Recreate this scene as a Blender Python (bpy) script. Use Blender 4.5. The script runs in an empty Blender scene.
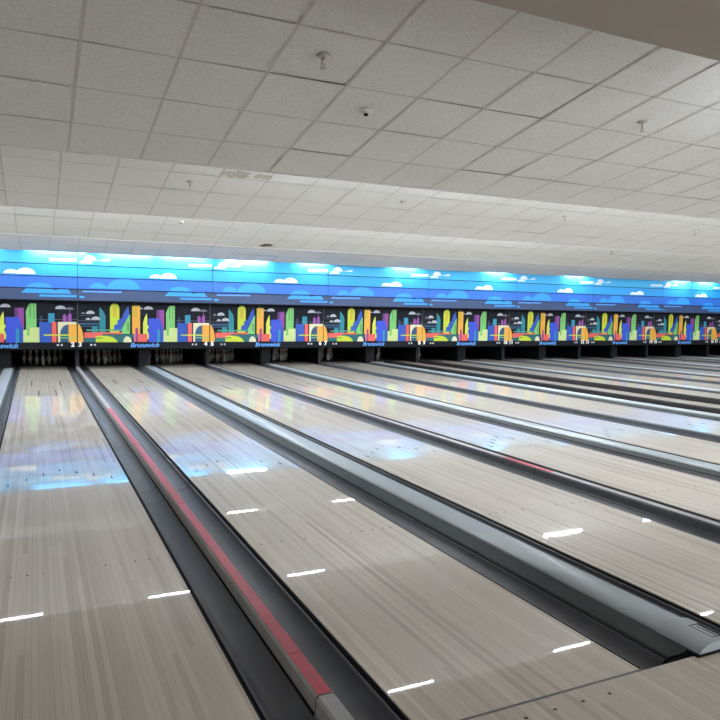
import bpy, math, random
from mathutils import Matrix, Vector
C = bpy.context.scene.collection
rnd = random.Random(7)

# ------------------------------------------------------------------ measurements (metres)
LW = 1.0668; HL = LW / 2          # lane width
PN, PW = 1.5693, 1.7757           # lane pitch across a narrow / a wide capping
M = PN + PW                       # lane pair pitch
def lane_x(n):
    return M * ((n - 3) // 2) if n % 2 else PW + M * ((n - 4) // 2)
XL, XR = -4.45, 27.2              # side walls
LAST = 18
Y_MASK, Y_MURAL, Y_END = 16.768, 16.423, 17.45
LIPS = [(0.59, 4.64, 0.1565, 2.865), (4.64, 8.45, 0.172, 2.86), (8.45, 12.33, 0.178, 2.86), (12.33, 16.12, 0.172, 2.865)]
TX0 = [-1.472, -2.072, -2.033, -1.423]   # where one tile seam falls in each bay
TD = [0.633, 0.600, 0.600, 0.605]

# ------------------------------------------------------------------ materials
def srgb(r, g, b):
    f = lambda c: (c / 12.92 if c <= .04045 else ((c + .055) / 1.055) ** 2.4)
    return (f(r / 255), f(g / 255), f(b / 255), 1)
def new_mat(name):
    m = bpy.data.materials.new(name); m.use_nodes = True
    nt = m.node_tree; b = nt.nodes['Principled BSDF']
    return m, nt, b
def N(nt, t, **kw):
    n = nt.nodes.new(t)
    for k, v in kw.items(): setattr(n, k, v)
    return n
def plain(name, col, rough=.5, metal=0, coat=0, spec=.5, var=.06, scale=9, bump=0):
    m, nt, b = new_mat(name)
    tc = N(nt, 'ShaderNodeTexCoord'); no = N(nt, 'ShaderNodeTexNoise')
    no.inputs['Scale'].default_value = scale; no.inputs['Detail'].default_value = 5
    nt.links.new(tc.outputs['Object'], no.inputs['Vector'])
    mr = N(nt, 'ShaderNodeMapRange'); mr.inputs['From Min'].default_value = .3; mr.inputs['From Max'].default_value = .7
    mr.inputs['To Min'].default_value = 1 - var; mr.inputs['To Max'].default_value = 1 + var
    nt.links.new(no.outputs['Fac'], mr.inputs['Value'])
    mx = N(nt, 'ShaderNodeVectorMath', operation='SCALE'); mx.inputs[0].default_value = col[:3]
    nt.links.new(mr.outputs['Result'], mx.inputs['Scale']); nt.links.new(mx.outputs[0], b.inputs['Base Color'])
    b.inputs['Roughness'].default_value = rough; b.inputs['Metallic'].default_value = metal
    b.inputs['Coat Weight'].default_value = coat; b.inputs['Coat Roughness'].default_value = .08
    b.inputs['Specular IOR Level'].default_value = spec
    if bump:
        bp = N(nt, 'ShaderNodeBump'); bp.inputs['Strength'].default_value = bump; bp.inputs['Distance'].default_value = .004
        nt.links.new(no.outputs['Fac'], bp.inputs['Height']); nt.links.new(bp.outputs[0], b.inputs['Normal'])
    return m
def wood(name, tone=1.0, rough=.42):
    m, nt, b = new_mat(name); L = nt.links.new
    geo = N(nt, 'ShaderNodeNewGeometry'); sp = N(nt, 'ShaderNodeSeparateXYZ'); L(geo.outputs['Position'], sp.inputs[0])
    def math_(op, a, c=None):
        n = N(nt, 'ShaderNodeMath', operation=op)
        for i, v in enumerate((a, c)):
            if v is None: continue
            if isinstance(v, (int, float)): n.inputs[i].default_value = v
            else: L(v, n.inputs[i])
        return n.outputs[0]
    bx = math_('DIVIDE', math_('ADD', sp.outputs['X'], HL), LW / 39)
    bi = math_('FLOOR', bx); fr = math_('FRACT', bx)
    w1 = N(nt, 'ShaderNodeTexWhiteNoise', noise_dimensions='1D'); L(bi, w1.inputs['W'])
    seg = math_('FLOOR', math_('ADD', math_('DIVIDE', sp.outputs['Y'], 1.35), math_('MULTIPLY', w1.outputs['Value'], 7.3)))
    cb = N(nt, 'ShaderNodeCombineXYZ'); L(bi, cb.inputs['X']); L(seg, cb.inputs['Y'])
    w2 = N(nt, 'ShaderNodeTexWhiteNoise', noise_dimensions='2D'); L(cb.outputs[0], w2.inputs['Vector'])
    ramp = N(nt, 'ShaderNodeValToRGB'); cr = ramp.color_ramp
    c = lambda r, g, b_: tuple(x * tone for x in srgb(r, g, b_)[:3]) + (1,)
    cr.elements[0].position = 0; cr.elements[0].color = c(171, 158, 144)
    cr.elements[1].position = 1; cr.elements[1].color = c(211, 201, 188)
    e = cr.elements.new(.25); e.color = c(190, 178, 165)
    e = cr.elements.new(.6); e.color = c(201, 190, 177)
    mixv = math_('ADD', math_('MULTIPLY', w1.outputs['Value'], .55), math_('MULTIPLY', w2.outputs['Value'], .45))
    L(mixv, ramp.inputs['Fac'])
    # grain stretched along the boards
    cv = N(nt, 'ShaderNodeCombineXYZ'); L(math_('MULTIPLY', sp.outputs['X'], 90), cv.inputs['X']); L(math_('MULTIPLY', sp.outputs['Y'], 3), cv.inputs['Y']); L(bi, cv.inputs['Z'])
    no = N(nt, 'ShaderNodeTexNoise'); no.inputs['Scale'].default_value = 1; no.inputs['Detail'].default_value = 4; L(cv.outputs[0], no.inputs['Vector'])
    gr = N(nt, 'ShaderNodeMapRange'); gr.inputs['From Min'].default_value = .25; gr.inputs['From Max'].default_value = .75
    gr.inputs['To Min'].default_value = .93; gr.inputs['To Max'].default_value = 1.05; L(no.outputs['Fac'], gr.inputs['Value'])
    # dark glue lines beside some boards only
    edge = math_('LESS_THAN', fr, .05); some = math_('GREATER_THAN', w1.outputs['Value'], .5)
    dk = math_('SUBTRACT', 1, math_('MULTIPLY', math_('MULTIPLY', edge, some), .42))
    vm = N(nt, 'ShaderNodeVectorMath', operation='SCALE'); L(ramp.outputs['Color'], vm.inputs[0]); L(math_('MULTIPLY', gr.outputs[0], dk), vm.inputs['Scale'])
    L(vm.outputs[0], b.inputs['Base Color'])
    # slightly uneven oil film
    n2 = N(nt, 'ShaderNodeTexNoise'); n2.inputs['Scale'].default_value = 2.2; n2.inputs['Detail'].default_value = 3; L(geo.outputs['Position'], n2.inputs['Vector'])
    rr = N(nt, 'ShaderNodeMapRange'); rr.inputs['To Min'].default_value = rough * .75; rr.inputs['To Max'].default_value = rough * 1.35; L(n2.outputs['Fac'], rr.inputs['Value'])
    L(rr.outputs[0], b.inputs['Roughness'])
    b.inputs['IOR'].default_value = 1.45
    b.inputs['Specular IOR Level'].default_value = .15; b.inputs['Coat Weight'].default_value = .8; b.inputs['Coat Roughness'].default_value = .02; b.inputs['Coat IOR'].default_value = 1.5
    return m
def tile_mat(name):
    m, nt, b = new_mat(name); L = nt.links.new
    geo = N(nt, 'ShaderNodeNewGeometry')
    n1 = N(nt, 'ShaderNodeTexNoise'); n1.inputs['Scale'].default_value = 55; n1.inputs['Detail'].default_value = 6; n1.inputs['Roughness'].default_value = .7
    L(geo.outputs['Position'], n1.inputs['Vector'])
    r1 = N(nt, 'ShaderNodeMapRange'); r1.inputs['From Min'].default_value = .32; r1.inputs['From Max'].default_value = .62
    r1.inputs['To Min'].default_value = .80; r1.inputs['To Max'].default_value = 1.04; L(n1.outputs['Fac'], r1.inputs['Value'])
    n2 = N(nt, 'ShaderNodeTexNoise'); n2.inputs['Scale'].default_value = 1.3; n2.inputs['Detail'].default_value = 4; L(geo.outputs['Position'], n2.inputs['Vector'])
    r2 = N(nt, 'ShaderNodeMapRange'); r2.inputs['To Min'].default_value = .95; r2.inputs['To Max'].default_value = 1.05; L(n2.outputs['Fac'], r2.inputs['Value'])
    mu = N(nt, 'ShaderNodeMath', operation='MULTIPLY'); L(r1.outputs[0], mu.inputs[0]); L(r2.outputs[0], mu.inputs[1])
    vm = N(nt, 'ShaderNodeVectorMath', operation='SCALE'); vm.inputs[0].default_value = srgb(216, 216, 214)[:3]; L(mu.outputs[0], vm.inputs['Scale'])
    L(vm.outputs[0], b.inputs['Base Color']); b.inputs['Roughness'].default_value = .9; b.inputs['Specular IOR Level'].default_value = .2
    bp = N(nt, 'ShaderNodeBump'); bp.inputs['Strength'].default_value = .35; bp.inputs['Distance'].default_value = .004
    L(n1.outputs['Fac'], bp.inputs['Height']); L(bp.outputs[0], b.inputs['Normal'])
    return m
def emit(name, col, s):
    m, nt, b = new_mat(name); b.inputs['Base Color'].default_value = (.9, .9, .9, 1)
    b.inputs['Emission Color'].default_value = col; b.inputs['Emission Strength'].default_value = s
    return m

MAT = dict(
    lane=wood('lane_wood'), approach=wood('approach_wood', .92, .45),
    mark=plain('dark_inlay', srgb(58, 48, 44), .2), foul=plain('foul_line_grey', srgb(88, 86, 86), .35),
    deck=plain('pin_deck_dark', srgb(30, 28, 28), .4),
    gutter=plain('gutter_plastic', srgb(72, 73, 79), .48, var=.12, scale=5, spec=.35),
    lip=plain('black_gutter_edge', srgb(20, 20, 22), .85, spec=.15),
    flange=plain('flange_grey', srgb(50, 54, 54), .7, spec=.2, var=.12, scale=8),
    gcapd=plain('dark_grey_capping', srgb(82, 85, 90), .55, var=.1, scale=14),
    gcap=plain('grey_capping', srgb(160, 160, 159), .45, var=.1, scale=14),
    red=plain('red_stripe', srgb(182, 50, 70), .4, var=.12, scale=6), faded=plain('faded_red_stripe', srgb(158, 151, 151), .4, var=.14, scale=4),
    silver=plain('silver_capping', srgb(158, 165, 170), .3, var=.05, scale=3, spec=.4),
    black=plain('matt_black', srgb(14, 14, 16), .8, spec=.1), kick=plain('kickback_dark', srgb(26, 26, 29), .75, spec=.1, var=.25, scale=22),
    kgrey=plain('kickback_grey', srgb(38, 38, 41), .75, spec=.1, var=.2, scale=30),
    pin=plain('pin_shaded_white', srgb(160, 157, 153), .3, var=.03), pinred=plain('pin_red', srgb(170, 28, 34), .3),  # white pins greyed: the shade under the masking is in the colour
    board=plain('masking_black', srgb(25, 27, 34), .65, spec=.1), edge=plain('panel_edge', srgb(70, 72, 80), .5),
    tile=tile_mat('ceiling_tile'), tee=plain('ceiling_tee', srgb(186, 183, 178), .6, var=.06, scale=4), teed=plain('ceiling_tee_dark', srgb(170, 167, 162), .7),
    plenum=plain('plenum_dark', srgb(30, 28, 27), .9), soffit=plain('soffit_paint', srgb(158, 150, 143), .85, var=.02, scale=2),
    wall=plain('wall_paint', srgb(205, 200, 192), .8, var=.02, scale=2), stain=plain('water_stain', srgb(176, 168, 158), .9, var=.25, scale=26),
    stain2=plain('dark_stain', srgb(88, 80, 70), .9, var=.3, scale=26),
    sub=plain('subfloor', srgb(26, 25, 25), .8), chrome=plain('sprinkler_metal', srgb(176, 172, 166), .4, metal=.5), white=plain('white_plastic', srgb(205, 202, 196), .5),
    number=plain('number_white', srgb(240, 240, 238), .5), bluetext=plain('letter_blue', srgb(84, 150, 226), .5), dot=plain('indicator_grey', srgb(190, 192, 196), .4),
    housing=plain('strip_housing', srgb(225, 225, 222), .5), bumper=plain('bumper_black', srgb(28, 22, 23), .4), bumperred=plain('bumper_red', srgb(70, 22, 26), .4),
    tube_dim=emit('fluorescent_tube_dim', (.86, .94, 1, 1), 80),  # short tubes dimmed to soften their reflections on the lanes
    tube=emit('fluorescent_tube', (.86, .94, 1, 1), 190), tube_mural=emit('fluorescent_tube_cool', (.86, .95, 1, 1), 150),
)
ART = dict(steel_blue=(38, 84, 122), teal=(24, 140, 156), dim_line=(84, 84, 108), cloud=(196, 198, 208), cloud_dim=(128, 130, 142), lime=(206, 226, 52), gold=(216, 186, 40),
    blue=(36, 88, 190), leaf=(128, 206, 118), moss=(98, 150, 78), seafoam=(88, 158, 136), coral=(244, 104, 96), deep_teal=(30, 104, 112), cream=(236, 234, 194), orange=(250, 180, 66),
    purple=(150, 66, 158), plum=(104, 48, 124), royal=(52, 84, 218), sea=(40, 150, 184), yellow=(226, 238, 92), pink=(222, 132, 166), magenta=(166, 58, 130), pale_lime=(216, 232, 152),
    navy=(30, 56, 92), violet=(160, 84, 172), m_white=(226, 240, 250), m_cyan=(40, 140, 216), m_stripe=(74, 132, 206),
    sky_top=(62, 182, 240), sky_upper=(38, 152, 224), sky_mid=(36, 100, 192), sky_low=(44, 62, 98))
for k, v in ART.items(): MAT[k] = plain('print_' + k, tuple(c * (.70 if k[:2] != 'm_' and k[:3] != 'sky' else 1) for c in srgb(*v)[:3]) + (1,), .42, spec=.3, var=.02)

# ------------------------------------------------------------------ mesh helpers
class MB:
    def __init__(s): s.v = []; s.f = []; s.m = []; s.mats = []; s.sm = []
    def slot(s, mat):
        if mat not in s.mats: s.mats.append(mat)
        return s.mats.index(mat)
    def face(s, pts, mat, smooth=False):
        b = len(s.v); s.v += [tuple(p) for p in pts]; s.f.append(tuple(range(b, b + len(pts)))); s.m.append(s.slot(mat)); s.sm.append(smooth)
    def box(s, x0, x1, y0, y1, z0, z1, mat):
        p = [(x0, y0, z0), (x1, y0, z0), (x1, y1, z0), (x0, y1, z0), (x0, y0, z1), (x1, y0, z1), (x1, y1, z1), (x0, y1, z1)]
        b = len(s.v); s.v += p
        for q in ((3, 2, 1, 0), (4, 5, 6, 7), (0, 1, 5, 4), (1, 2, 6, 5), (2, 3, 7, 6), (3, 0, 4, 7)):
            s.f.append(tuple(b + i for i in q)); s.m.append(s.slot(mat)); s.sm.append(False)
    def sweep(s, prof, y0, y1, mats, closed=True, caps=True, smooth=False):
        """profile in XZ swept along Y; mats: one name or one per profile edge"""
        n = len(prof); b = len(s.v)
        for y in (y0, y1): s.v += [(x, y, z) for x, z in prof]
        for i in range(n if closed else n - 1):
            j = (i + 1) % n
            s.f.append((b + i, b + j, b + n + j, b + n + i)); s.m.append(s.slot(mats if isinstance(mats, str) else mats[i])); s.sm.append(smooth)
        if caps and closed:
            mm = mats if isinstance(mats, str) else mats[0]
            s.face([(x, y0, z) for x, z in prof], mm); s.face([(x, y1, z) for x, z in reversed(prof)], mm)
    def lathe(s, prof, mats, seg=16, o=(0, 0, 0), axis='z', smooth=True):
        b = len(s.v)
        for r, z in prof:
            for k in range(seg):
                a = 2 * math.pi * k / seg; c, d = r * math.cos(a), r * math.sin(a)
                s.v.append((o[0] + c, o[1] + d, o[2] + z) if axis == 'z' else (o[0] + z, o[1] + c, o[2] + d))
        for i in range(len(prof) - 1):
            for k in range(seg):
                j = (k + 1) % seg
                s.f.append((b + i * seg + k, b + i * seg + j, b + (i + 1) * seg + j, b + (i + 1) * seg + k))
                s.m.append(s.slot(mats if isinstance(mats, str) else mats[i])); s.sm.append(smooth)
        for i, rev in ((0, True), (len(prof) - 1, False)):
            if prof[i][0] > 1e-4:
                q = [b + i * seg + k for k in range(seg)]
                s.f.append(tuple(reversed(q) if rev else q)); s.m.append(s.slot(mats if isinstance(mats, str) else mats[min(i, len(mats) - 1)])); s.sm.append(False)
    def mesh(s, name):
        me = bpy.data.meshes.new(name); me.from_pydata(s.v, [], s.f)
        for k in s.mats: me.materials.append(MAT[k])
        me.polygons.foreach_set('material_index', s.m); me.polygons.foreach_set('use_smooth', s.sm); me.update()
        import bmesh
        bm = bmesh.new(); bm.from_mesh(me); bmesh.ops.recalc_face_normals(bm, faces=bm.faces); bm.to_mesh(me); bm.free()
        return me
    def build(s, name, parent=None, loc=(0, 0, 0)): return link(name, s.mesh(name), parent, loc)
def link(name, me, parent=None, loc=(0, 0, 0)):
    o = bpy.data.objects.new(name, me); C.objects.link(o); o.location = loc
    if parent: o.parent = parent
    return o
def empty(name, loc): o = bpy.data.objects.new(name, None); C.objects.link(o); o.location = loc; o.empty_display_size = .1; return o
def tag(o, label, cat, group=None):
    o['label'] = label; o['category'] = cat
    if group: o['group'] = group
    return o
def structure(o): o['kind'] = 'structure'; return o
def copy(o, parent=None, loc=None):
    c = o.copy(); C.objects.link(c)
    if parent: c.parent = parent
    if loc is not None: c.location = loc
    return c
def disc(mb, x, y, z, r, mat, n=10): mb.face([(x + r * math.cos(2 * math.pi * i / n), y + r * math.sin(2 * math.pi * i / n), z) for i in range(n)], mat)
WORLD, EXPO = 3.0, .12
MASK_ART=[('steel_blue',[[0.015,1.157],[0.535,1.161],[0.534,1.11],[0.015,1.107]]),
('steel_blue',[[0.015,1.079],[0.524,1.083],[0.524,1.061],[0.014,1.058]]),
('teal',[[0.341,1.071],[0.484,1.072],[0.482,0.919],[0.339,0.918]]),
('teal',[[0.528,1.56],[0.564,1.523],[0.627,1.445],[0.671,1.339],[0.667,0.919],[0.522,0.919]]),
('dim_line',[[0.012,1.22],[0.525,1.225],[0.525,1.21],[0.012,1.205]]),
('dim_line',[[0.053,1.347],[0.338,1.35],[0.338,1.342],[0.053,1.338]]),
('cloud',[[0.206,1.386],[0.211,1.411],[0.226,1.434],[0.249,1.452],[0.277,1.464],[0.309,1.468],[0.341,1.465],[0.37,1.454],[0.392,1.436],[0.407,1.414],[0.411,1.389]]),
('cloud_dim',[[0.092,1.385],[0.095,1.398],[0.101,1.41],[0.112,1.419],[0.125,1.425],[0.14,1.428],[0.154,1.426],[0.167,1.42],[0.178,1.411],[0.184,1.399],[0.186,1.386]]),
('cloud',[[0.327,1.236],[0.332,1.262],[0.348,1.286],[0.372,1.305],[0.403,1.317],[0.437,1.322],[0.47,1.318],[0.501,1.306],[0.525,1.288],[0.54,1.264],[0.545,1.238]]),
('cloud',[[0.194,1.235],[0.197,1.25],[0.206,1.264],[0.219,1.276],[0.235,1.283],[0.253,1.286],[0.271,1.284],[0.287,1.277],[0.3,1.265],[0.308,1.251],[0.311,1.236]]),
('lime',[[0.779,1.539],[0.785,1.577],[0.801,1.611],[0.827,1.639],[0.858,1.656],[0.894,1.663],[0.929,1.658],[0.96,1.641],[0.985,1.615],[1.001,1.581],[1.007,1.543],[1.002,0.913],[0.774,0.913]]),
('gold',[[0.85,1.577],[0.942,1.579],[0.94,1.306],[0.848,1.305]]),
('blue',[[1.229,1.605],[1.252,1.357],[1.075,1.097],[1.059,0.957],[0.876,0.956],[0.877,1.106],[0.959,1.135],[0.959,1.225],[1.072,1.291],[1.139,1.464]]),
('leaf',[[1.273,1.401],[1.269,0.881],[1.063,0.881],[1.07,1.032],[1.137,1.162],[1.212,1.309]]),
('moss',[[1.199,1.184],[1.24,1.184],[1.239,0.946],[1.197,0.946]]),
('seafoam',[[0.21,0.99],[1.07,0.993],[1.07,0.955],[0.209,0.952]]),
('coral',[[0.156,0.918],[1.069,0.92],[1.069,0.877],[0.155,0.876]]),
('coral',[[0.155,0.88],[0.586,0.881],[0.585,0.78],[0.154,0.781]]),
('deep_teal',[[0.131,0.781],[1.316,0.779],[1.315,0.664],[0.129,0.669]]),
('deep_teal',[[0.586,0.868],[1.4,0.869],[1.399,0.773],[0.585,0.774]]),
('lime',[[0.43,0.668],[0.432,0.817],[0.592,0.834],[0.722,0.827],[0.844,0.791],[0.915,0.735],[0.965,0.666]]),
('moss',[[0.437,0.787],[0.601,0.787],[0.601,0.757],[0.437,0.757]]),
('cream',[[1.098,0.665],[1.104,0.712],[1.119,0.754],[1.142,0.787],[1.171,0.809],[1.203,0.816],[1.234,0.809],[1.263,0.787],[1.286,0.754],[1.3,0.711],[1.305,0.664]]),
('orange',[[0.013,1.149],[0.04,1.115],[0.079,1.048],[0.117,0.943],[0.135,0.838],[0.133,0.669],[0.008,0.669]]),
('orange',[[1.324,1.607],[1.522,1.611],[1.517,0.882],[1.319,0.882]]),
('gold',[[1.328,1.564],[1.438,1.566],[1.436,1.327],[1.326,1.326]]),
('moss',[[1.38,1.684],[1.393,1.684],[1.392,1.608],[1.38,1.608]]),
('moss',[[1.445,1.663],[1.455,1.664],[1.455,1.609],[1.444,1.609]]),
('cloud',[[1.615,1.521],[1.621,1.547],[1.638,1.571],[1.664,1.591],[1.696,1.603],[1.732,1.608],[1.768,1.604],[1.8,1.593],[1.826,1.575],[1.842,1.551],[1.848,1.525]]),
('cloud',[[1.513,1.53],[1.515,1.54],[1.521,1.548],[1.53,1.555],[1.541,1.56],[1.554,1.561],[1.566,1.56],[1.578,1.556],[1.587,1.549],[1.593,1.541],[1.595,1.532]]),
('purple',[[1.933,1.509],[2.137,1.512],[2.135,0.993],[1.931,0.992]]),
('plum',[[1.933,1.509],[2.008,1.51],[2.007,1.279],[1.932,1.278]]),
('royal',[[1.73,1.287],[2.028,1.29],[2.026,0.662],[1.727,0.663]]),
('blue',[[2.028,1.29],[2.054,1.191],[2.102,1.026],[2.117,0.883],[2.116,0.661],[2.026,0.662]]),
('sea',[[1.952,1.004],[2.023,1.004],[2.021,0.662],[1.951,0.662]]),
('yellow',[[1.689,1.422],[1.703,1.276],[1.702,1.123],[1.74,1.068],[1.701,0.981],[1.743,0.849],[1.732,0.75],[1.689,0.735],[1.675,0.882],[1.591,0.882],[1.592,1.166],[1.635,1.314]]),
('pink',[[1.361,0.882],[1.406,0.882],[1.405,0.675],[1.359,0.675]]),
('coral',[[1.461,0.882],[1.696,0.882],[1.695,0.674],[1.459,0.675]]),
('magenta',[[1.403,1.034],[1.466,1.034],[1.464,0.675],[1.401,0.675]]),
('leaf',[[2.179,1.435],[2.245,1.591],[2.288,1.625],[2.412,1.627],[2.411,1.034],[2.178,0.982]]),
('moss',[[2.262,1.596],[2.29,1.596],[2.289,1.282],[2.261,1.282]]),
('moss',[[2.351,1.626],[2.369,1.626],[2.367,1.234],[2.35,1.234]]),
('pale_lime',[[2.113,0.975],[2.254,0.983],[2.254,1.034],[2.472,1.039],[2.471,0.671],[2.112,0.672]]),
('leaf',[[2.189,0.987],[2.254,0.987],[2.253,0.838],[2.188,0.838]]),
('blue',[[2.472,1.173],[2.737,1.175],[2.736,0.67],[2.471,0.671]]),
('navy',[[2.484,1.329],[2.549,1.329],[2.549,1.173],[2.483,1.173]]),
('dim_line',[[2.44,1.239],[3.366,1.248],[3.366,1.23],[2.439,1.221]]),
('sea',[[2.677,1.387],[2.821,1.389],[2.821,1.164],[2.677,1.163]]),
('coral',[[2.752,1.175],[2.859,1.176],[2.858,0.67],[2.751,0.67]]),
('violet',[[3.011,1.353],[3.083,1.354],[3.083,1.184],[3.011,1.184]]),
('plum',[[3.083,1.324],[3.139,1.325],[3.139,1.185],[3.083,1.184]]),
('violet',[[3.139,1.381],[3.209,1.382],[3.209,1.185],[3.139,1.185]]),
('violet',[[3.166,1.483],[3.178,1.483],[3.178,1.377],[3.166,1.377]]),
('violet',[[3.043,1.391],[3.052,1.391],[3.051,1.346],[3.043,1.346]]),
('cream',[[2.892,1.176],[3.321,1.18],[3.321,0.668],[2.892,0.67]]),
('steel_blue',[[2.943,0.669],[2.943,0.884],[2.959,0.974],[3.004,1.053],[3.06,1.098],[3.139,1.119],[3.321,1.121],[3.321,0.668]]),
('orange',[[3.139,1.119],[3.327,1.121],[3.328,0.668],[3.139,0.669]]),
('lime',[[2.57,0.865],[3.139,0.866],[3.139,0.834],[2.57,0.834]]),
('leaf',[[2.943,0.794],[3.328,0.793],[3.328,0.768],[2.943,0.769]]),
('cloud',[[2.837,1.496],[2.843,1.523],[2.86,1.548],[2.888,1.568],[2.922,1.581],[2.96,1.586],[2.998,1.582],[3.032,1.57],[3.059,1.551],[3.077,1.527],[3.083,1.5]]),
('cloud_dim',[[3.072,1.489],[3.076,1.504],[3.09,1.518],[3.111,1.529],[3.138,1.537],[3.168,1.54],[3.197,1.538],[3.224,1.531],[3.245,1.52],[3.259,1.507],[3.264,1.491]])]
MURAL_ART=[('m_white',[[0.05,2.689],[0.342,2.696],[0.342,2.641],[0.05,2.634]]),
('m_white',[[0.137,2.699],[0.145,2.74],[0.167,2.777],[0.201,2.807],[0.244,2.826],[0.292,2.834],[0.34,2.829],[0.383,2.812],[0.417,2.783],[0.438,2.747],[0.446,2.707],[0.76,2.775],[0.759,2.714]]),
('m_cyan',[[0.674,2.025],[0.694,2.103],[0.751,2.173],[0.839,2.229],[0.95,2.266],[1.074,2.28],[1.199,2.27],[1.311,2.235],[1.401,2.18],[1.459,2.11],[1.478,2.032]]),
('m_cyan',[[0.271,2.029],[0.281,2.071],[0.31,2.11],[0.354,2.141],[0.411,2.161],[0.473,2.168],[0.535,2.162],[0.591,2.143],[0.636,2.113],[0.665,2.075],[0.674,2.032]]),
('m_stripe',[[0.108,1.962],[1.032,1.968],[1.031,1.923],[0.108,1.918]]),
('m_cyan',[[0.041,1.826],[0.153,1.827],[0.153,1.783],[0.04,1.782]]),
('m_white',[[1.978,2.325],[1.988,2.37],[2.019,2.411],[2.066,2.444],[2.126,2.466],[2.192,2.474],[2.258,2.468],[2.318,2.449],[2.366,2.417],[2.397,2.376],[2.407,2.331]]),
('m_white',[[1.714,2.326],[1.722,2.356],[1.746,2.384],[1.782,2.406],[1.829,2.42],[1.88,2.426],[1.932,2.422],[1.979,2.409],[2.016,2.388],[2.04,2.361],[2.048,2.331]]),
('m_cyan',[[2.201,2.011],[2.215,2.045],[2.254,2.076],[2.316,2.101],[2.393,2.117],[2.479,2.124],[2.566,2.119],[2.644,2.104],[2.707,2.08],[2.747,2.05],[2.761,2.015]]),
('m_cyan',[[2.088,1.878],[2.207,1.988],[2.761,1.992],[2.833,1.949],[2.906,1.978],[3.127,1.98],[3.201,1.877]]),
('m_cyan',[[2.486,1.842],[3.32,1.845],[3.32,1.795],[2.486,1.793]]),
('m_white',[[2.718,2.724],[3.328,2.739],[3.328,2.668],[2.718,2.655]])]
# ------------------------------------------------------------------ setting
def section_z(k, y): a, b, s, z = LIPS[k]; return z + s * (b - y)
mb = MB(); mb.box(XL, XR, -0.012, 20.0, -.16, -.12, 'sub'); structure(mb.build('floor'))
mb = MB(); mb.box(XL, XR, -6.5, -0.014, -.16, 0, 'approach')
for n in range(2, LAST + 1):
    for bd in (-10, -5, 0, 5, 10): disc(mb, lane_x(n) + bd * LW / 39, -.092, .0006, .0085, 'mark')
structure(mb.build('floor_approach'))
mb = MB(); mb.box(XL - .1, XL, -6.5, 20, -.16, 3.9, 'wall'); structure(mb.build('wall_left'))
mb = MB(); mb.box(XR, XR + .1, -6.5, 20, -.16, 3.9, 'wall'); structure(mb.build('wall_right'))
mb = MB(); mb.box(XL, XR, 19.85, 20.0, -.12, 3.9, 'black'); structure(mb.build('wall_back'))
mb = MB(); mb.box(XL, XR, Y_MASK + .043, Y_MASK + .16, .62, 1.685, 'black'); structure(mb.build('wall_masking'))
mb = MB(); mb.box(XL, XR, Y_MURAL + .054, Y_MASK + .16, 1.705, 3.6, 'black'); structure(mb.build('wall_mural'))
mb = MB(); mb.box(XL, XR, Y_MURAL + .004, Y_MASK + .16, 1.685, 1.705, 'black'); structure(mb.build('trim_3'))
mb = MB(); mb.box(XL, XR, -6.5, .59, 2.865, 2.99, 'soffit'); structure(mb.build('ceiling_soffit'))

raised = {(0, 3, 2): .008, (0, 3, 5): .005, (0, 1, 6): .007}          # tiles that sit crooked in the grid: (bay, row from lip, column)
for k, (ya, yb, sl, zl) in enumerate(LIPS):
    mb = MB(); x0 = TX0[k]; d = TD[k]; w = .61
    Z = lambda y: zl + sl * (yb - y)
    rows = [yb - i * d for i in range(int((yb - ya) / d) + 1)]
    if rows[-1] - ya > .02: rows.append(ya)
    i0 = math.ceil((XL - x0) / w); cols = [XL] + [x0 + i * w for i in range(i0, int((XR - x0) / w) + 1)] + [XR]
    mb.face([(XL, ya, Z(ya) + .07), (XR, ya, Z(ya) + .07), (XR, yb, zl + .07), (XL, yb, zl + .07)], 'plenum')
    for r in range(len(rows) - 1):
        y1, y0 = rows[r], rows[r + 1]
        for c in range(len(cols) - 1):
            xa, xb = cols[c], cols[c + 1]
            if xb - xa < .05: continue
            ci = round((xa - x0) / w)
            t = [rnd.gauss(0, .0016) + .003 for _ in range(4)]
            if (k, r, ci) in raised: t[2] += raised[(k, r, ci)]; t[3] += raised[(k, r, ci)] * .4
            mb.face([(xa + .001, y0 + .001, Z(y0) + t[0]), (xb - .001, y0 + .001, Z(y0) + t[1]), (xb - .001, y1 - .001, Z(y1) + t[2]), (xa + .001, y1 - .001, Z(y1) + t[3])], 'tile')
    for x in cols[1:-1]:                                             # runners down the slope
        h = .011 if k == 0 else .0105
        mb.face([(x - h, ya, Z(ya) - .001), (x + h, ya, Z(ya) - .001), (x + h, yb, zl - .001), (x - h, yb, zl - .001)], 'tee')
    for r, y in enumerate(rows[:-1]):
        h = .006 if k == 0 else .008
        if r == 0: continue
        mb.face([(XL, y - h, Z(y - h) - .0006), (XR, y - h, Z(y - h) - .0006), (XR, y + h, Z(y + h) - .0006), (XL, y + h, Z(y + h) - .0006)], 'teed' if k == 0 else 'tee')
    mb.box(XL, XR, yb - .014, yb, zl - .004, zl + .02, 'tee')        # lip angle
    def blob(cx, cy, rx, ry, mat, seed):
        q = random.Random(seed); n = 22; pts = []
        for i in range(n):
            a = 2 * math.pi * i / n; r = 1 + q.uniform(-.28, .28); X, Y = cx + rx * r * math.cos(a), min(cy + ry * r * math.sin(a), yb)
            pts.append((X, Y, Z(Y) - .003))
        mb.face(pts, mat)
    if k == 1: blob(.55, 6.52, .17, .12, 'stain', 3); blob(.88, 6.5, .12, .08, 'stain', 5)
    if k == 2: blob(2.69, 12.1, .16, .1, 'stain2', 4)
    # riser up to the next bay
    ztop = 3.62
    mb.face([(XL, yb, zl), (XR, yb, zl), (XR, yb, ztop), (XL, yb, ztop)], 'soffit')
    structure(mb.build('ceiling'))
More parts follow.
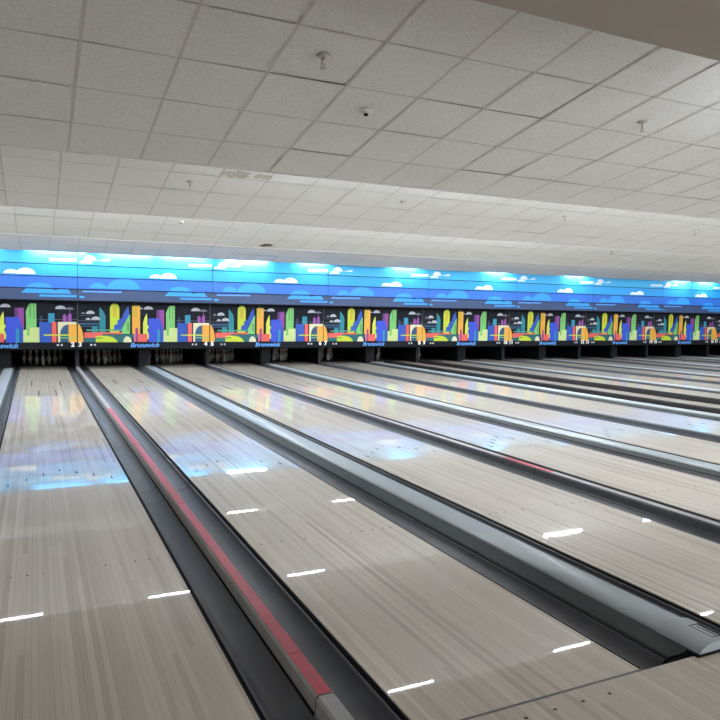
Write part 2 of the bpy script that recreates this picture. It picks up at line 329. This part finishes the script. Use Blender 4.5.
mb = MB(); mb.box(XL, XR, -6.5, 20, 3.9, 4.0, 'plenum'); structure(mb.build('ceiling_deck'))
mb = MB(); mb.box(XL, XR, .56, .59, 2.99, 3.62, 'soffit'); structure(mb.build('trim_1'))

# ------------------------------------------------------------------ lanes
def lane_mesh():
    mb = MB(); mb.box(-HL, HL, 0, Y_END, -.1, 0, 'lane'); z = .0005; b = LW / 39
    for s in (-1, 1):
        for k in (3, 5, 8, 11, 14): disc(mb, s * (HL - (k - .5) * b), 2.134, z, .0065, 'mark')
    for i, y in zip(range(-3, 4), (4.38, 4.55, 4.70, 4.84, 4.70, 4.55, 4.38)):
        x = i * 5 * b; mb.face([(x - .010, y - .065, z), (x, y - .045, z), (x + .010, y - .065, z), (x, y + .07, z)], 'mark')
    for s in (-1, 1):
        mb.box(s * .262 - .007, s * .262 + .007, 12.65, 13.55, 0, z, 'mark'); mb.box(s * .14 - .007, s * .14 + .007, 10.9, 11.75, 0, z, 'mark')
    return mb.mesh('bowling_lane')
lm = lane_mesh()
db = MB(); db.box(-HL, HL, Y_END, 19.5, -.1, -.001, 'deck'); dm = db.mesh('pin_deck')
fb = MB(); fb.box(-HL, HL, -.012, -.001, -.1, .0005, 'foul'); fm = fb.mesh('foul_line')
first = None
for n in range(1, LAST + 1):
    if first is None:
        o = link('bowling_lane', lm, None, (lane_x(n), 0, 0)); p = link('pin_deck', dm, o); p['label'] = 'dark pin deck'; q = link('foul_line', fm, o); q['label'] = 'grey foul line'; first = (o, p, q)
    else:
        o = copy(first[0], None, (lane_x(n), 0, 0)); copy(first[1], o); copy(first[2], o)
    tag(o, 'pale maple bowling lane leading to the number %d end of the masking' % n, 'bowling lane', 'bowling lanes')

# gutters: x runs from the lane edge outwards
GW = .2
def gutter_mesh():
    mb = MB()
    top = [(.001, -.03), (.001, -.006), (.012, -.006), (.014, -.02), (.022, -.02), (.024, -.010), (.036, -.010)]
    arc = [(.036 + .150 * (1 - math.cos(math.pi * i / 12)) / 2, -.010 - .046 * math.sin(math.pi * i / 12)) for i in range(1, 12)]
    end = [(.186, -.013), (.192, -.013), (.194, -.022), (GW - .001, -.022)]
    up = top + arc + end
    prof = up + [(x, z - .012) for x, z in reversed(up)]
    n = len(up); mats = []
    for i in range(len(prof)):
        mats.append('lip' if i < 5 else 'gutter')
    ys = [.03, 3.93, 7.0, 10.1, 13.2, 16.2, 19.45]
    for a, b in zip(ys, ys[1:]): mb.sweep(prof, a + .003, b - .003, mats, smooth=True)
    return mb.mesh('gutter')
gm = gutter_mesh(); g0 = None
gm2 = gm.copy(); gm2.name = 'gutter_mirrored'
for v in gm2.vertices: v.co.x = -v.co.x
gm2.flip_normals()
for n in range(1, LAST + 1):
    for s in (-1, 1):
        g = link('gutter', gm2 if s < 0 else gm, None, (lane_x(n) + s * HL, 0, 0))
        tag(g, 'charcoal half round gutter along the %s edge of lane %d' % ('left' if s < 0 else 'right', n), 'gutter', 'lane gutters')

# cappings between the lanes
def cuts(a, b, joints):
    e = [a] + [j for j in joints if a < j < b] + [b]
    return [(p + (.003 if i else 0), q - (.003 if i < len(e) - 2 else 0)) for i, (p, q) in enumerate(zip(e, e[1:]))]
for n in range(1, LAST):
    xr, xl = lane_x(n) + HL, lane_x(n + 1) - HL; cx = (xr + xl) / 2; w = (xl - xr) / 2 - GW
    if n % 2 == 0:
        mats = {2: ('red', 'red inlaid stripe'), 4: ('faded', 'faded pink inlaid stripe')}.get(n)
        lab = {2: 'narrow grey capping with long red stripe between lanes 2 and 3', 4: 'narrow grey capping with faded pink stripe between lanes 4 and 5'}.get(n, 'narrow grey capping strip between lanes %d and %d' % (n, n + 1))
        t = tag(empty('lane_capping', (cx, 0, -.12)), lab, 'lane capping', 'narrow lane cappings')
        h = .045 + .12; hw = .038; r = .010
        mb = MB(); base = [(-w + .002, 0), (w - .002, 0), (w - .002, .09), (hw + .004, .10), (hw, h - r), (hw - r, h), (-hw + r, h), (-hw, h - r), (-hw - .004, .10), (-w + .002, .09)]
        gm_ = 'gcap' if n == 2 else 'gcapd'; mm = ['lip', 'lip', 'lip', gm_, gm_, gm_, gm_, gm_, 'lip', 'lip']
        y_a = .285
        for a, b in cuts(y_a, 17.0, (3.1, 6.2, 9.3, 12.4, 15.4)): mb.sweep(base, a, b, mm)
        mb.build('body', t)
        mb = MB(); low = [(x, z * (1.0 if z < .1 else 1)) for x, z in base]; mb.sweep(low, -.0, y_a - .006, gm_); mb.build('end_cap', t)
        if mats:
            mb = MB()
            segs = [(y_a + .004, .62, 'red'), (.625, 3.1, 'red'), (3.106, 6.2, 'red'), (6.206, 8.6, 'red'), (8.605, 12.4, 'faded'), (12.406, 16.9, 'faded')] if n == 2 else \
                [(y_a + .004, 2.9, 'faded'), (2.905, 3.6, 'red'), (3.604, 9.3, 'faded'), (9.306, 12.4, 'faded'), (12.406, 16.9, 'faded')]
            for a, b, q in segs: mb.box(-.029, .029, a, b, h + .0005, h + .003, q)
            s = mb.build('stripe', t); s['label'] = mats[1]
    else:
        lab = 'wide silver domed capping between lanes %d and %d' % (n, n + 1)
        t = tag(empty('ball_return_capping', (cx, 0, -.12)), lab, 'ball return capping', 'wide ball return cappings')
        xa, xb = -.013, .212
        def cover(g, z0, z1, k=16):                                  # domed top with a straight side on the left
            w_ = xb - xa + 2 * g
            d = [(xa - g + w_ * i / k, .12 + z0 + (z1 - z0) * max(0, 1 - (2 * i / k - 1) ** 2) ** .6) for i in range(k + 1)]
            return d + [(xb + g - .003, .12 + z0 - .014), (xa - g + .003, .12 + z0 - .014)]
        y_a = .215
        mb = MB()
        for a, b in cuts(y_a, 17.0, (5.2, 9.6, 13.4)): mb.sweep(cover(0, .010, .034), a, b, 'silver', smooth=True)
        mb.build('cover', t)
        mb = MB(); mb.box(-w + .003, w - .003, .03, 17.0, 0, .114, 'gutter')
        mb.sweep([(-.153, .100), (-.153, .110), (-.145, .119), (-.022, .131), (xa - .004, .124), (xa - .004, .110)], .03, 17.0, 'flange')
        mb.sweep([(.252, .1215), (.250, .1195), (xb + .004, .1195), (xb + .004, .126), (.222, .128)], .03, 17.0, 'flange')
        sk = mb.build('skirt', t); sk['label'] = 'darker grey side skirt with flanges'
        mb = MB(); mb.sweep(cover(.012, .012, .052), -.03, y_a - .006, 'silver', smooth=True)
        # thin dark square outline printed on the hood
        zt = .173
        for q in ((.02, .024, .02, .15), (.05, .054, .02, .13), (.08, .084, .02, .15), (.02, .084, .146, .15), (.02, .084, .02, .024)): mb.box(q[0] + .075, q[1] + .075, q[2] - .02, q[3] - .02, zt - .01, zt, 'mark')
        mb.build('end_hood', t)
        mb = MB(); mb.box(xa - .03, xb + .02, -.036, .028, .1205, .130, 'black'); e = mb.build('end_opening', t); e['label'] = 'dark opening under the end of the hood, as a black slab'  # shade of the open hood end put in as a black slab

# raised bumper rails of lane 8
for s in (-1, 1):
    mb = MB(); x = lane_x(8) + s * (HL + .06)
    mb.sweep([(-.022, -.009), (.022, -.009), (.022, .085), (.012, .1), (-.012, .1), (-.022, .085)], .4, 16.6, 'bumper')
    o = mb.build('bumper_rail', None, (x, 0, 0)); tag(o, 'black raised bumper rail along the %s side of lane 8' % ('left' if s < 0 else 'right'), 'bumper rail', 'bumper rails')

# ------------------------------------------------------------------ pins
prof = [(.0255, 0), (.029, .01), (.036, .04), (.0445, .075), (.0565, .105), (.0600, .118), (.0604, .125), (.0585, .14), (.052, .165), (.042, .19), (.032, .215), (.0258, .24), (.0232, .258), (.0236, .272), (.0262, .29), (.0300, .32), (.0322, .345), (.030, .362), (.022, .376), (.010, .381), (0, .381)]
def pin_mesh():
    pm = ['pin'] * (len(prof) - 1); pm[11] = 'pinred'; pm[13] = 'pinred'
    mb = MB(); mb.lathe(prof, pm, 16); return mb.mesh('bowling_pin')
pmesh = pin_mesh(); pin0 = None
rows = [('front', [0], ['head']), ('second row', [-.5, .5], ['left', 'right']), ('third row', [-1, 0, 1], ['left', 'middle', 'right']), ('back row', [-1.5, -.5, .5, 1.5], ['outer left', 'inner left', 'inner right', 'outer right'])]
for n in range(2, 10):
    for r, (rn, xs, ns) in enumerate(rows):
        for x, nm in zip(xs, ns):
            loc = (lane_x(n) + x * .3048, 18.28 + r * .264, -.001)
            if pin0 is None: o = pin0 = link('bowling_pin', pmesh, None, loc)
            else: o = copy(pin0, None, loc)
            what = 'white bowling pin at the head of the rack' if r == 0 else 'white bowling pin, %s in the %s of the rack' % (nm, rn)
            tag(o, '%s on lane %d' % (what, n), 'bowling pin', 'racked bowling pins')

mb = MB(); mb.box(XL, XR, Y_MASK + .005, 16.93, .47, .505, 'black'); mb.box(XL, XR, 16.94, 19.84, 1.12, 1.2, 'black'); structure(mb.build('trim_and_shade_roof'))  # the deep upper box is an unseen roof added to darken the pins
# kickbacks: the dark walls between the pin decks
for n in range(1, LAST):
    xr, xl = lane_x(n) + HL, lane_x(n + 1) - HL; cx = (xr + xl) / 2; hw = (xl - xr) / 2 - GW
    t = tag(empty('kickback', (cx, 17.02, -.12)), 'dark kickback wall under the masking between lanes %d and %d' % (n, n + 1), 'kickback', 'kickback walls')
    mb = MB(); mb.box(-hw, hw, .03, 2.8, 0, 1.23, 'black'); mb.build('side_wall', t)
    mb = MB()
    if n % 2: 
        mb.box(-hw + .01, hw - .01, 0, .028, .0, 1.0, 'kick'); mb.box(-hw + .04, hw - .04, -.012, 0, .2, .6, 'kick')
    else:
        mb.box(-hw + .004, hw - .004, 0, .028, .0, 1.0, 'kgrey')
    f = mb.build('front_plate', t); f['label'] = 'grey front plate'

# ------------------------------------------------------------------ masking panels and mural
def text_mesh(body, h, w, mat, shear=0, bold=0):
    cu = bpy.data.curves.new('lettering', 'FONT'); cu.body = body; cu.size = 1; cu.shear = shear; cu.offset = bold; cu.extrude = .0; cu.resolution_u = 3
    ob = bpy.data.objects.new('lettering_source', cu); C.objects.link(ob); bpy.context.view_layer.update()
    me = bpy.data.meshes.new_from_object(ob.evaluated_get(bpy.context.evaluated_depsgraph_get()))
    bpy.data.objects.remove(ob); bpy.data.curves.remove(cu)
    xs = [v.co.x for v in me.vertices]; ys = [v.co.y for v in me.vertices]
    sy = h / (max(ys) - min(ys)); sx = w / (max(xs) - min(xs)) if w else sy * 1.05; mx, my = min(xs), min(ys)
    for v in me.vertices: v.co = ((v.co.x - mx) * sx, 0, (v.co.y - my) * sy)
    me.materials.clear(); me.materials.append(MAT[mat]); return me
def art_mesh(name, base, table, x0, x1, z0, z1, depth, frames):
    mb = MB()
    for b in base: mb.box(*b)
    for i, (c, P) in enumerate(table):
        y = -.002 - .0006 * i
        pts = [(min(max(x, x0), x1), y, min(max(z, z0), z1)) for x, z in P]
        if max(p[0] for p in pts) - min(p[0] for p in pts) < .003: continue
        mb.face(pts, c)
    return mb
brand = text_mesh('Brunswick', .116, .75, 'bluetext', .25, .03)
dmb = MB(); 
dmb.lathe([(0, 0), (.027, 0), (.027, .012), (0, .012)], 'dot', 12, axis='x')
dotm = dmb.mesh('indicator_light')
for v in dotm.vertices: v.co = (v.co.y, -v.co.x, v.co.z)
SEAM0 = -PN / 2
def clip_poly(P, x0):
    out = []
    for i in range(len(P)):
        a, b = P[i], P[(i + 1) % len(P)]
        if a[0] >= x0: out.append(a)
        if (a[0] >= x0) != (b[0] >= x0):
            t = (x0 - a[0]) / (b[0] - a[0]); out.append((x0, a[1] + t * (b[1] - a[1])))
    return out
zb, zt = .508, 1.682
mask_mesh = None
for i in range(-1, 8):
    X = SEAM0 + M * i; l = 2 * i + 3
    x0 = .004 if i >= 0 else XL + .02 - X
    if i >= 0 and mask_mesh: me = mask_mesh
    else:
        tb = MASK_ART if i >= 0 else [(c, clip_poly(P, x0)) for c, P in MASK_ART]
        tb = [(c, P) for c, P in tb if len(P) > 2]
        mb = art_mesh('masking_panel', [(x0, M - .004, 0, .04, zb, zt, 'board')], tb, x0, M - .004, zb, zt, .04, None)
        mb.box(x0, x0 + .012, -.002, 0, zb, zt, 'edge')
        me = mb.mesh('masking_panel')
        if i >= 0: mask_mesh = me
    p = link('masking_panel', me, None, (X, Y_MASK, 0))
    tag(p, 'black masking panel with bright city skyline print above lanes %d and %d' % (l, l + 1), 'masking panel', 'masking panels')
    t = link('lettering', brand, p, (1.272, -.045, .53)); t['label'] = 'blue slanted lettering'
    for num, x in ((l, .02), (l + 1, M - .072)):
        if i == -1 and num == l: continue
        me = text_mesh(str(num), .122, None, 'number', 0, .04); wd = max(v.co.x for v in me.vertices)
        q = link('lane_number', me, p, (x if num == l else x - wd, -.045, .556)); q['label'] = 'white lane number %d' % num
    for x in (.32, .41, 2.885, 2.975):
        if x > x0 + .05: link('indicator_light', dotm, p, (x, -.001, .598))
ZB = [1.705, 1.992, 2.288, 2.586, 3.06]
sky = ['sky_low', 'sky_mid', 'sky_upper', 'sky_top']
mural_mesh = None
for i in range(-1, 8):
    X = SEAM0 + M * i; l = 2 * i + 3; x0 = .006 if i >= 0 else XL + .02 - X
    if i >= 0 and mural_mesh: me = mural_mesh
    else:
        boards = [(x0, M - .006, 0, .05, ZB[k] + .012, ZB[k + 1] - .012, sky[k]) for k in range(4)] + [(x0, M - .006, .012, .05, ZB[0], ZB[4], 'board')]
        tb = MURAL_ART if i >= 0 else [(c, clip_poly(P, x0)) for c, P in MURAL_ART]
        tb = [(c, P) for c, P in tb if len(P) > 2]
        # the clouds are printed on the boards: cut them at the gaps between boards
        cut = []
        for c, P in tb:
            for k in range(4):
                lo, hi = ZB[k] + .012, ZB[k + 1] - .012
                Q = [(z, x) for x, z in P]; Q = clip_poly(Q, lo); Q = [(-z, x) for z, x in Q]; Q = clip_poly(Q, -hi) if len(Q) > 2 else []
                if len(Q) > 2: cut.append((c, [(x, -z) for z, x in Q]))
        me = art_mesh('mural_panel', boards, cut, x0, M - .006, ZB[0], ZB[4], .05, None).mesh('mural_panel')
        if i >= 0: mural_mesh = me
    p = link('mural_panel', me, None, (X, Y_MURAL, 0))
    tag(p, 'blue boarded sky mural panel with clouds above lanes %d and %d' % (l, l + 1), 'mural panel', 'sky mural panels')

# ------------------------------------------------------------------ lights on the risers
def strip(row, x, y, z, ln, mat, place):
    t = tag(empty('strip_light', (x, y, z)), 'white fluorescent strip light hidden %s, nearest to lane %d' % (place, min(range(1, LAST + 1), key=lambda n: abs(lane_x(n) - x))), 'strip light', 'strip lights behind the ceiling lips')
    d = OFF[row]; rad = .009 if ln < .7 else .023
    mb = MB(); mb.box(-ln / 2 - .05, ln / 2 + .05, d - .10, d - .035, .008, .05, 'housing'); mb.build('housing', t)
    mb = MB()
    for bx in (-ln * .35, ln * .35): mb.box(bx - .015, bx + .015, -.004, d - .09, .012, .03, 'housing')
    mb.build('bracket', t)
    mb = MB(); mb.lathe([(0, -ln / 2), (rad, -ln / 2), (rad, ln / 2), (0, ln / 2)], mat, 8, (0, d, 0), 'x'); mb.build('tube', t)
place = ['behind the near soffit', 'behind the first ceiling lip', 'behind the second ceiling lip', 'behind the third ceiling lip', 'above the sky mural']
OFF = [.12, .3, .3, .4, .215]
ROWS = [                                                             # (row, lip, height, tube length, places along the lip)
    (0, .59, 2.98, .9, [3.9, 6.3, 8.7, 11.1, 13.5, 15.9, 18.3, 20.7, 23.1, 25.5]),
    (1, 4.64, 2.985, .62, [2.28, 4.79, 7.25, 9.7]), (1, 4.64, 3.12, 1.2, [1.3, 3.55, 6.0, 8.5, 11.2, 13.5, 16.0, 18.4, 20.9, 23.3]),  # higher, longer tubes behind the lips are added to keep the bays bright
    (2, 8.45, 2.945, .66, [-2.05, .12, 2.37, 10.6]), (2, 8.45, 2.945, .95, [8.0]), (2, 8.45, 3.05, 1.2, [-3.3, -.95, 1.25, 3.7, 5.2, 6.5, 9.3, 12.8, 16.4, 20.0, 23.6]),
    (3, 12.33, 2.94, .66, [.95, 2.37, 4.9]), (3, 12.33, 3.04, 1.2, [-2.5, -.2, 3.6, 7.3, 9.7, 12.2, 15.8, 19.5, 23.3]),
    (4, 16.12, 2.9, 1.1, [3.5]), (4, 16.12, 2.95, 1.2, [-3.2, -1.2, .4, 1.8]), (4, 16.12, 2.95, .8, [5.4, 8.4, 11.8, 15.1, 20.2, 21.6, 24.5])]
for k, y, z, ln, xs in ROWS:
    for x in xs: strip(k, x, y + .002, z, ln, 'tube_mural' if k == 4 else ('tube_dim' if ln < .7 else 'tube'), place[k])

# ------------------------------------------------------------------ ceiling fittings
def sprinkler(x, y, k, label):
    t = tag(empty('sprinkler', (x, y, section_z(k, y))), label, 'sprinkler', 'ceiling sprinklers')
    mb = MB(); mb.lathe([(0, 0), (.048, 0), (.046, -.006), (.03, -.014), (.02, -.016), (0, -.016)], 'chrome', 20); e = mb.build('escutcheon', t)
    mb = MB(); mb.lathe([(.013, -.014), (.014, -.04), (.009, -.045), (.006, -.07), (0, -.072)], 'chrome', 12)
    for s in (-1, 1): mb.box(s * .012 - .002, s * .012 + .002, -.003, .003, -.085, -.04, 'chrome')
    mb.build('frame', t)
    mb = MB(); mb.lathe([(0, -.084), (.022, -.084), (.022, -.087), (0, -.087)], 'chrome', 12); mb.build('deflector', t)
for x, y, k, lb in ((.03, 2.4, 0, 'metal sprinkler head in the near ceiling left of centre'), (3.09, 2.5, 0, 'sprinkler head in the near ceiling at right'),
    (.05, 6.91, 1, 'leftmost sprinkler head in the second ceiling bay'), (3.12, 6.91, 1, 'second sprinkler head from left in the second ceiling bay'), (6.11, 6.87, 1, 'third sprinkler head from left in the second ceiling bay'), (9.28, 6.95, 1, 'rightmost sprinkler head in the second ceiling bay'),
    (11.14, 10.85, 2, 'tiny sprinkler head far right in the third ceiling bay')): sprinkler(x, y, k, lb)
def detector(x, y, k, label, r):
    t = tag(empty('smoke_detector', (x, y, section_z(k, y))), label, 'smoke detector')
    mb = MB(); mb.lathe([(0, 0), (r, 0), (r * .95, -.015), (r * .6, -.028), (0, -.03)], 'white', 20); mb.build('housing', t)
    mb = MB(); mb.lathe([(r * .3, -.03), (r * .3, -.045), (0, -.046)], 'black', 10); mb.build('sensor', t)
detector(.67, 3.06, 0, 'round white fitting with dark centre in the near ceiling', .055)
detector(.68, 10.86, 2, 'small white round fitting in the third ceiling bay', .05)

# ------------------------------------------------------------------ world, camera
w = bpy.data.worlds.new('concourse'); bpy.context.scene.world = w; w.use_nodes = True
bg = w.node_tree.nodes['Background']; bg.inputs['Color'].default_value = (.96, .98, 1, 1); bg.inputs['Strength'].default_value = WORLD
cam = bpy.data.cameras.new('camera'); co = bpy.data.objects.new('camera', cam); C.objects.link(co)
cam.sensor_width = 36; cam.lens = 690.5446 / 720 * 36; cam.clip_start = .05; cam.clip_end = 200
r = Vector((0.90486064, -0.42545029, 0.01480803)); u = Vector((0.01476137, 0.06612052, 0.99770245)); f = Vector((0.42545191, 0.90256309, -0.06611009))
co.matrix_world = Matrix(((r.x, u.x, -f.x, -1.757444), (r.y, u.y, -f.y, -2.045463), (r.z, u.z, -f.z, 1.478797), (0, 0, 0, 1)))
sc = bpy.context.scene; sc.camera = co
sc.view_settings.view_transform = 'Standard'; sc.view_settings.look = 'None'; sc.view_settings.gamma = 1; sc.view_settings.exposure = EXPO; sc.view_settings.use_curve_mapping = False
sc.cycles.use_denoising = True; sc.cycles.max_bounces = 10; sc.cycles.diffuse_bounces = 6; sc.cycles.glossy_bounces = 4; sc.cycles.sample_clamp_indirect = 6
